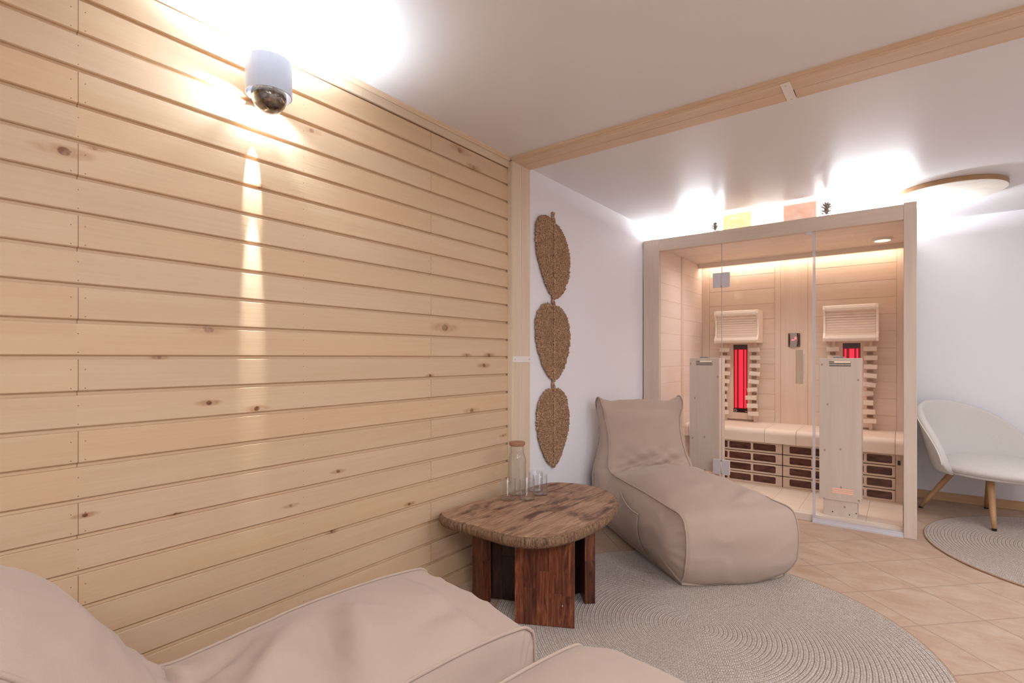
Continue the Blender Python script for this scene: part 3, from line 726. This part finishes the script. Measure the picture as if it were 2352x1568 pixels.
def bag(name, loc, rz, label, seed, W=.56, prof=PROF, pocket=True, folds=(), shear=0, bend=.80, puff=.075, footb=1):
    root = empty(name, loc, rz, label, 'lounge beanbag', 'beige beanbag loungers')
    P = cat([(p[0], p[1], 0) for p in prof], 8); m = len(P)
    spine = [Vector((.17, .17, 0)), Vector((bend + .10, .19, 0)), Vector((.975, .60, 0))]
    def near(p):
        best = None
        for a, c in zip(spine[:-1], spine[1:]):
            d = c - a; t = max(0, min(1, (p - a).dot(d) / d.dot(d))); q = a + d * t
            if best is None or (q - p).length < (best - p).length: best = q
        return best
    def halfw(p):
        u, z = p.x, p.y
        wv = W / 2 * (1 - .05 * max(0, min(1, (u - .5) / .3)))
        if z > .38: wv *= 1 - .10 * math.sin(min(1, (z - .38) / .36) * PI) + .03 * max(0, (z - .6) / .15)
        wv *= 1 - .07 * max(0, (.10 - z) / .10)
        return wv
    def disp(v, amt=1.0):
        N = lambda a, b_, c_: noise.noise(Vector((a + 51.3, b_ + 52.7, c_ + 53.1)), noise_basis='PERLIN_NEW')
        n1 = N(v[0] * 2.6 + seed * 7.1, v[1] * 2.6, v[2] * 2.6)
        n2 = N(v[0] * 9 + seed * 3, v[1] * 4, v[2] * 7)
        n3 = 1 - abs(N(v[0] * 5 + v[1] * 6 + seed, v[1] * 3 - v[0] * 2, v[2] * 9)) * 2
        return (.018 * n1 + .008 * n2 + .005 * max(0, n3) ** 3) * amt
    def nrm(i):
        d = P[(i + 1) % m] - P[i - 1]; return Vector((d.y, -d.x, 0)).normalized() * -1
    nv = 30; rows = []
    for i, p in enumerate(P):
        row = []; n_ = nrm(i); hw = halfw(p); flat = p.y < .012
        for j in range(nv + 1):
            v = -1 + 2 * j / nv
            topf = max(0, min(1, (n_.y + .1) / .8)) if p.y < .42 else 0
            bul = (footb if p.x < .10 and p.y > .2 else 1) * (1 - abs(v) ** 2.4) * (.030 + (puff - .03) * topf * min(1, max(0, (bend - .02 - p.x)) / .25) * min(1, max(.25, p.x / .22)) + (.012 if p.y > .42 else 0))
            pin = 0
            q = Vector((p.x + n_.x * bul, v * hw, p.y + n_.y * bul))
            env = (1 - abs(v) ** 6)
            d = disp(q) * env
            # radiating folds in the crease between seat and back
            cr = math.exp(-((p.x - bend) / .10) ** 2 - ((p.y - .38) / .09) ** 2)
            d += cr * .012 * (math.sin(v * 7 + p.x * 60 + p.y * 50 + seed) + .5 * math.sin(v * 15 - p.y * 90)) * env
            for (fu, fv, ang, ln, wd, am) in folds:
                if p.y > .2 and p.x < bend + .02:
                    du, dv = p.x - fu, v * hw - fv; a_ = du * math.cos(ang) + dv * math.sin(ang); c_ = -du * math.sin(ang) + dv * math.cos(ang)
                    d += am * math.exp(-(a_ / ln) ** 2) * math.exp(-(c_ / wd) ** 2)
            # ears at the top of the backrest
            if p.y > .66: d += (.030 * (max(0, abs(v) - .62) / .38) ** 2 - .034 * (1 - abs(v) ** 2)) * min(1, (p.y - .66) / .05)
            q += Vector((n_.x * d, 0, n_.y * d))
            if flat: q.z = max(0, min(q.z, .004))
            q.z = max(q.z, 0.0); row.append(q)
        rows.append(row)
    b = MB(); b.grid([r_[::-1] for r_ in rows], closed_u=True)
    nq = 16
    for sg in (-1, 1):
        rws = []
        for i, p in enumerate(P):
            hw = halfw(p); c_ = near(p); row = []; L_ = (p - c_).length
            for k in range(nq + 1):
                q = k / nq; pos = p.lerp(c_, q); zt_ = max(0, min(1, (pos.y - .30) / .2)); e = (.062 - .030 * zt_) * math.sin(min(1, q * 1.15) * PI / 2)
                base = rows[i][0 if sg < 0 else nv]
                vv = Vector((pos.x, sg * (halfw(pos) + e), pos.y))
                puck = .004 * math.sin(i * 1.15 + seed) * math.exp(-q * L_ / .035) * (1 if k > 0 else 0) + disp(vv, .9) * min(1, q * 4)
                vv.y += sg * puck
                if k == 0: vv = base.copy()
                vv.z = max(vv.z, 0)
                row.append(vv)
            rws.append(row)
        b.grid([r_[::-1] for r_ in rws] if sg > 0 else rws, closed_u=True)
        gi = max(range(m), key=lambda k_: (rws[k_][-1] - rws[(k_ + 1) % m][-1]).length)   # close the side at the crease
        pa, pb = rws[gi][-1], rws[(gi + 1) % m][-1]; sc_ = spine[1]
        pc = Vector((sc_.x, (pa.y + pb.y) / 2, sc_.y)); tri = [pa, pc, pb]
        if (pc - pa).cross(pb - pa).y * sg < 0: tri.reverse()
        b.add(tri, [(0, 1, 2)])
        if sg > 0: side_rows = rws
        pts = [Vector((r_[0].x, r_[0].y + sg * .002, r_[0].z + .002)) for r_ in rws]
        pts = [Vector((p.x, p.y, max(p.z, .004))) for p in pts]
        pts = [Vector((p.x, p.y + shear * p.x, p.z)) for p in pts]
        pp = MB(); pp.tube(pts, .0042, 6, True); pp.build('piping', M['canvas'], root, smooth=True)
    for q_ in range(len(b.v)): v_ = b.v[q_]; b.v[q_] = (v_[0], v_[1] + shear * v_[0], v_[2])
    b.build('cover', M['canvas'], root, smooth=True, recalc=False)
    if pocket:
        pts = []
        x0, x1, zt0, zt1, zb = .30, .55, .255, .30, .05
        rr_ = []
        for i in range(13):
            for_x = x0 + (x1 - x0) * i / 12; row = []
            zt = zt0 + (zt1 - zt0) * i / 12 - .012 * math.sin(PI * i / 12)
            for k in range(9):
                z = zt + (zb - zt) * k / 8
                # outward position from the nearest side vertex
                near_ = sorted((((w_.x - for_x) ** 2 + (w_.z - z) ** 2 + 2e-4), w_.y) for r_ in side_rows for w_ in r_)[:14]
                by = sum(y_ / d_ ** 1.5 for d_, y_ in near_) / sum(1 / d_ ** 1.5 for d_, y_ in near_)
                row.append(Vector((for_x, by + shear * for_x + .005 + (.008 if k == 0 else 0), z)))
            rr_.append(row)
        pk = MB(); pk.grid(rr_); pk.build('side_pocket', M['canvas'], root, smooth=True, solid=.003, sub=1)
        pp = MB(); pp.tube([r[0] for r in rr_], .0035, 6); pp.build('pocket_hem', M['canvas'], root, smooth=True)
    return root
# local +x = from the foot end to the backrest, +y = left; so rz = heading of the axis
bag('beanbag_lounger', (-.59, 2.505, .0118), math.radians(138), 'beige beanbag lounger standing on the rug between the table and the sauna', 1.3, W=.56, shear=.045, bend=.835,
    folds=((.12, -.13, 2.0, .12, .018, .020), (.30, .10, .5, .15, .06, -.010)))
bag('beanbag_lounger', (-.950, 1.065, 0), math.atan2(-.98, -.187), 'beige beanbag lounger along the wooden wall with its seat reaching the table', 4.2, W=.47, prof=PROF2, pocket=False, bend=.71, puff=.035, footb=.25,
    folds=((.52, .02, .9, .16, .035, .034), (.60, -.10, .7, .12, .03, -.026), (.42, .06, 1.2, .14, .04, -.030), (.34, .02, 1.25, .12, .03, .024), (.18, .10, .3, .10, .03, -.012)))
bag('beanbag_lounger', (-.372, .975, 0), math.radians(-100.8), 'beige beanbag lounger at the bottom edge beside the lounger along the wall', 8.8, W=.42, prof=[(p[0], p[1] * 1.03) for p in PROF2], pocket=False, bend=.71, puff=.05)

# ------------------------------------------------------------------ coffee table
def mat_top():
    t = NT('charred_table_top'); o = t.obj(); v = t.map(o, rot=(0, 0, -PI / 2))
    s_ = t.n('ShaderNodeSeparateXYZ'); t.l(v, s_.inputs[0])
    pl = t.math('FLOOR', t.math('DIVIDE', t.math('ADD', s_.outputs[1], .085 + 2.1), .21))
    off = t.n('ShaderNodeCombineXYZ'); t.l(t.math('MULTIPLY', pl, 3.7), off.inputs[0]); t.l(t.math('MULTIPLY', pl, 1.9), off.inputs[2])
    vv = t.vmath('ADD', v, off.outputs[0])
    g = t.noise(t.map(vv, scale=(2.2, 16, 16)), 3, 6, .65, 1.2); g2 = t.noise(t.map(vv, scale=(6, 130, 130)), 1.2, 3, .6)
    bl = t.noise(t.map(vv, scale=(1, 1.8, 1)), 5.5, 3, .6, .5)
    c = t.ramp(g, [(.30, '745340'), (.45, 'a07a60'), (.6, 'ba957a'), (.75, 'cdac8f')])
    c = t.mix(t.rng(g2, .45, .7, 0, .5), c, hexc('5b3a28'))
    c = t.mix(t.rng(bl, .50, .68, 0, .85, True), c, hexc('4a3128'))
    sp2 = t.n('ShaderNodeSeparateXYZ'); t.l(o, sp2.inputs[0])
    t.col(c); t.rough(.5); t.b.inputs['Specular IOR Level'].default_value = .3; t.bump(t.math('ADD', g, t.math('MULTIPLY', g2, .6)), .4, .004)
    return t.m
def mat_rim():
    t = NT('rough_table_rim'); o = t.obj(); g = t.noise(t.map(o, scale=(70, 70, 14)), 1.6, 5, .7, 1.5)
    t.col(t.ramp(g, [(.35, '4b3226'), (.5, '86644a'), (.68, 'a88864')])); t.rough(.75); t.bump(g, .9, .006); return t.m
def mat_leg(name, a, b_, c_):
    t = NT(name); o = t.obj(); r = t.attr()
    off = t.n('ShaderNodeCombineXYZ'); t.put(off.inputs[0], t.math('MULTIPLY', r, 13.1)); t.put(off.inputs[2], t.math('MULTIPLY', r, 31.1))
    v = t.vmath('ADD', o, off.outputs[0])
    g = t.noise(t.map(v, scale=(14, 14, 1.8)), 3, 6, .65, 1.6); g2 = t.noise(t.map(v, scale=(120, 120, 5)), 1.5, 3, .6)
    c = t.ramp(g, [(.32, a), (.5, b_), (.7, c_)]); c = t.mix(t.rng(g2, .45, .72, 0, .6), c, hexc(a))
    hs = t.n('ShaderNodeHueSaturation'); t.put(hs.inputs['Value'], t.math('ADD', .65, t.math('MULTIPLY', r, .7))); t.put(hs.inputs['Color'], c)
    t.col(hs.outputs[0]); t.rough(.38); t.bump(t.math('ADD', g, g2), .35, .003); return t.m
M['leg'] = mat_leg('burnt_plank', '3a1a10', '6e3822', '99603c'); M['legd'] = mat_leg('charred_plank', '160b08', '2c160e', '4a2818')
TC = Vector((-1.27, 1.88, 0))
tb = empty('coffee_table', TC, 0, 'low rustic table of charred planks with a rounded triangular top', 'table')
OUT = [(-1.5560, 1.5450), (-1.5050, 1.5230), (-1.439, 1.5170), (-1.3482, 1.5190), (-1.2448, 1.5130), (-1.1800, 1.5120), (-1.1060, 1.5320), (-1.046, 1.5800), (-1.0020, 1.6680), (-.9790, 1.7982), (-.9800, 1.9392), (-1.0030, 2.0850), (-1.0450, 2.1930), (-1.1310, 2.3120), (-1.2366, 2.3700), (-1.3560, 2.3780), (-1.470, 2.3320), (-1.5150, 2.2440), (-1.5300, 2.0999), (-1.5520, 1.9301), (-1.5830, 1.7539), (-1.5900, 1.6402), (-1.5820, 1.5750)]
cp_ = cat([(p[0] - TC.x, p[1] - TC.y, 0) for p in OUT], 6)
def halfplane(poly, n_, d, keep):
    out = []
    for i in range(len(poly)):
        a, c = poly[i], poly[(i + 1) % len(poly)]; da = (a.x * n_[0] + a.y * n_[1] - d) * keep; dc = (c.x * n_[0] + c.y * n_[1] - d) * keep
        if da >= 0: out.append(a)
        if da * dc < 0: t_ = da / (da - dc); out.append(a.lerp(c, t_))
    return out
ang = math.atan2(.57, .015)  # plank direction
ang = math.radians(88.5)
nx = (math.sin(ang), -math.cos(ang))
cuts = [-.125, .085]
mt, mr = mat_top(), mat_rim()
bounds = [None] + [c for c in cuts] + [None]
for i in range(3):
    poly = [v.copy() for v in cp_]
    if i > 0: poly = halfplane(poly, nx, bounds[i] + .0018, 1)
    if i < 2: poly = halfplane(poly, nx, bounds[i + 1] - .0018, -1)
    rr = random.random(); cz = Vector((0, 0, 0))
    for v in poly: cz += v
    cz /= len(poly); n_ = len(poly)
    def ringz(ins, z, jit=0):
        out = []
        for k, v in enumerate(poly):
            # pull in only along outline, seam edges stay straight
            seam = any(abs(v.x * nx[0] + v.y * nx[1] - c) < .004 for c in cuts)
            d = Vector((v.x, v.y, 0)); q = v - (d.normalized() * (ins + jit * noise.noise(v * 25 + Vector((40, 40, 40))))) * (0 if seam else 1)
            if seam: q = v - Vector((0, v.y, 0)).normalized() * ins if (abs(v.y) > .25) else v
            out.append((q.x, q.y, z))
        return out
    b = MB(); rings = [ringz(.012, .390), ringz(.004, .386), ringz(0, .376), ringz(.000, .360), ringz(.008, .349), ringz(.02, .346)]
    top = rings[0]
    b.add(top, [tuple(range(n_))], rr); ob = b.build('top_plank', mt, tb)
    b = MB(); b.grid(rings, closed_v=True, rnd=rr); b.add(rings[-1], [tuple(range(n_))], rr)
    b.build('live_edge', mr, ob, smooth=True)
def leg(x0, y0, x1, y1, th, z0=.0, z1=.350, mat='leg', name='leg', boards=4):
    """upright plank panel from (x0,y0) to (x1,y1), thickness th towards the table centre"""
    a, c = Vector((x0, y0, 0)) - TC, Vector((x1, y1, 0)) - TC; d = (c - a); L_ = d.length; d.normalize(); n_ = Vector((-d.y, d.x, 0))
    if (a + n_ * .01).length > a.length: n_ = -n_
    Mx = Matrix(((d.x, n_.x, 0, a.x), (d.y, n_.y, 0, a.y), (0, 0, 1, 0), (0, 0, 0, 1)))
    b = MB(); wd = L_ / boards
    for k in range(boards):
        zc = random.uniform(.12, .24)
        b.box(wd * k, wd * (k + 1) - .0006, 0, th, z0, zc, M=Mx); b.box(wd * k, wd * (k + 1) - .0006, .0004, th, zc + .0005, z1, M=Mx)
    o = b.build(name, M[mat], tb, bevel=.001); return o, Mx
lo, Mx = leg(-1.180, 1.632, -1.005, 1.722, .040, z0=.0118)
b = MB(); b.box(-.036, -.0006, .0, .040, .0118, .350, .9, M=Mx); b.build('edge_post', M['leg'], lo, bevel=.001)
bb = MB(); bb.sphere(Mx @ Vector((.150, -.001, .095)), .004, 12, 8); bb.build('screw', MS, lo, smooth=True)
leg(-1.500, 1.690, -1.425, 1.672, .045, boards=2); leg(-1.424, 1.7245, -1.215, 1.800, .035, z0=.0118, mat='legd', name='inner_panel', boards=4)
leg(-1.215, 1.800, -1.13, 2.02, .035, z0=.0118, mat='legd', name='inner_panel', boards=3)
leg(-1.150, 2.010, -1.116, 2.040, .12, z0=.0118, boards=1); leg(-1.47, 2.20, -1.36, 2.26, .045, z0=.0118, boards=2)

# carafe and glasses on the table
def real_glass():
    t = NT('drinking_glass'); t.t.nodes.remove(t.b)
    tr = t.n('ShaderNodeBsdfTransparent'); tr.inputs[0].default_value = (.965, .965, .965, 1)
    gl = t.n('ShaderNodeBsdfGlossy'); gl.inputs['Roughness'].default_value = .03
    fr = t.n('ShaderNodeFresnel'); fr.inputs[0].default_value = 1.5
    lw = t.n('ShaderNodeLayerWeight'); lw.inputs[0].default_value = .5
    f = t.math('MAXIMUM', fr.outputs[0], t.math('POWER', lw.outputs['Facing'], 1.6))
    bf = t.math('SUBTRACT', .8, t.math('MULTIPLY', t.n('ShaderNodeNewGeometry').outputs['Backfacing'], .8))
    mx = t.n('ShaderNodeMixShader'); t.l(t.math('MULTIPLY', f, bf), mx.inputs[0]); t.l(tr.outputs[0], mx.inputs[1]); t.l(gl.outputs[0], mx.inputs[2])
    t.l(mx.outputs[0], t.out.inputs[0]); return t.m
M['dglass'] = real_glass()
def tumbler(x, y, label):
    o = MB().lathe([(0, .0005), (.031, .0005), (.0345, .003), (.0358, .008), (.0358, .0955), (.0350, .0965), (.0342, .0955), (.0342, .011), (.031, .0075), (0, .0065)], 0, 0, 40).build('tumbler', M['dglass'], smooth=True)
    o.location = (x, y, .3905); tag(o, label, 'glass', 'clear tumblers on the rustic table'); return o
tumbler(-1.462, 1.897, 'clear straight tumbler nearest the wooden wall on the rustic table')
tumbler(-1.391, 1.951, 'clear straight tumbler standing in front of the carafe')
tumbler(-1.395, 2.062, 'clear straight tumbler nearest the middle of the tabletop')
tumbler(-1.450, 2.105, 'clear straight tumbler at the back beside the right shoulder of the carafe')
ca = empty('carafe', (-1.486, 2.000, .3905), 0, 'tall clear glass carafe with a wooden lid standing behind the tumblers', 'carafe')
MB().lathe([(0, .0005), (.040, .0005), (.0455, .004), (.0470, .010), (.0465, .04), (.0450, .08), (.0440, .12), (.0440, .165), (.0425, .178), (.038, .190), (.0345, .200), (.0330, .208), (.0330, .240), (.0312, .240), (.0312, .207), (.0330, .198), (.0365, .189), (.0405, .177), (.0422, .165), (.0422, .12), (.0445, .04), (.0448, .013), (.040, .009), (0, .008)], 0, 0, 48).build('bottle', M['dglass'], ca, smooth=True)
ld = MB().lathe([(0, .236), (.0350, .236), (.0350, .2400), (.0385, .2405), (.039, .2525), (.0375, .2545), (0, .2545)], 0, 0, 40).build('lid', wood('cork_lid', 'b98a66', 'a07354', 'x', .6), ca)

# ------------------------------------------------------------------ armchair
tc = NT('pale_grey_bouclé'); _o = tc.obj(); _n1 = tc.noise(tc.map(_o, scale=(1, 1, 3)), 420, 3, .6)
tc.col(tc.ramp(_n1, [(.3, 'cbc3ba'), (.55, 'e0dad3'), (.75, 'e9e4de')])); tc.rough(.9); tc.bump(_n1, .5, .002); tc.b.inputs['Specular IOR Level'].default_value = .1
MG = tc.m
ch = empty('armchair', (.50, 4.475, 0), 0, 'pale grey upholstered shell armchair with splayed wooden legs', 'armchair')
bd = math.radians(138)
def superr(a, R, k=1.0): return R
# seat cushion
rows = []
for i in range(15):
    q = i / 14; th = -PI / 2 + PI * q; row = []
    for k in range(48):
        a = 2 * PI * k / 48; R = .335 + .03 * max(0, math.cos(a - bd - PI)) ** 2
        rr_ = R * (math.cos(th) ** .35 if abs(math.cos(th)) > 1e-6 else 0)
        row.append((rr_ * math.cos(a), rr_ * math.sin(a), .352 + (.045 * math.sin(th) + (.012 * (1 - (rr_ / R) ** 2) if th > 0 else 0))))
    rows.append(row)
MB().grid(rows, closed_v=True).build('seat', MG, ch, smooth=True)
# shell
na = 61; A0 = math.radians(82)
def shell_pt(f, h, off):
    a = -A0 + 2 * A0 * f; ca_ = math.cos(a / 2 * (180 / 112) * .98)
    H = .315 + (.385) * max(0.0, math.cos(a * 90 / 82.5)) ** .55 + .03
    z = .312 + (H - .312) * h
    R = .290 + .060 * h ** .7 + (.06 * h + .0) * max(0, math.cos(a)) ** 2 + off
    return (R * math.cos(a + bd), R * math.sin(a + bd), z)
inner = [[shell_pt(i / (na - 1), j / 14, -.0) for i in range(na)] for j in range(15)]
outer = [[shell_pt(i / (na - 1), j / 14, .045) for i in range(na)] for j in range(15)]
edge = []
for s_ in range(1, 6):
    th = PI * s_ / 6; row = []
    for i in range(na):
        a_, b_ = Vector(inner[-1][i]), Vector(outer[-1][i]); mid = (a_ + b_) / 2; r_ = (b_ - a_) / 2
        row.append(mid - r_ * math.cos(th) + Vector((0, 0, .022 * math.sin(th))))
    edge.append(row)
allr = inner + edge + outer[::-1]
b = MB(); b.grid(allr, closed_u=True)
for i in (0, na - 1): b.add([r[i] for r in allr], [tuple(range(len(allr)))])
b.build('shell', MG, ch, smooth=True)
pp = MB(); pp.tube([Vector(outer[-1][i]) + Vector((0, 0, .001)) for i in range(na)], .004, 6); pp.build('piping', plain('chair_piping', 'ece6dc', .8), ch, smooth=True)
rows = []
for R, z in ((.30, .335), (.33, .322), (.30, .312), (.15, .306), (0.001, .306)):
    rows.append([(R * math.cos(2 * PI * k / 40), R * math.sin(2 * PI * k / 40), z) for k in range(40)])
MB().grid(rows, closed_v=True).build('seat_base', MG, ch, smooth=True)
ML = wood('oak_chair_leg', 'd0a272', 'b98a5a', 'z', .4)
for (x, y, tx, ty) in ((.10, 4.606, .29, 4.57), (.438, 4.224, .432, 4.34), (.463, 4.86, .47, 4.70), (.86, 4.42, .68, 4.45)):
    b = MB(); a_, c_ = Vector((x - .50, y - 4.475, .0215 if y < 4.55 else .0105)), Vector((tx - .50, ty - 4.475, .315))
    b.tube([a_.lerp(c_, q) for q in (0, .25, .5, .75, 1)], [.012, .0145, .0165, .018, .019], 16); lg = b.build('leg', ML, ch, smooth=True)
    b = MB(); b.tube([a_ - Vector((0, 0, .0098)), a_ + Vector((0, 0, .003))], .0125, 14); b.build('foot_cap', M['rubber'], lg)
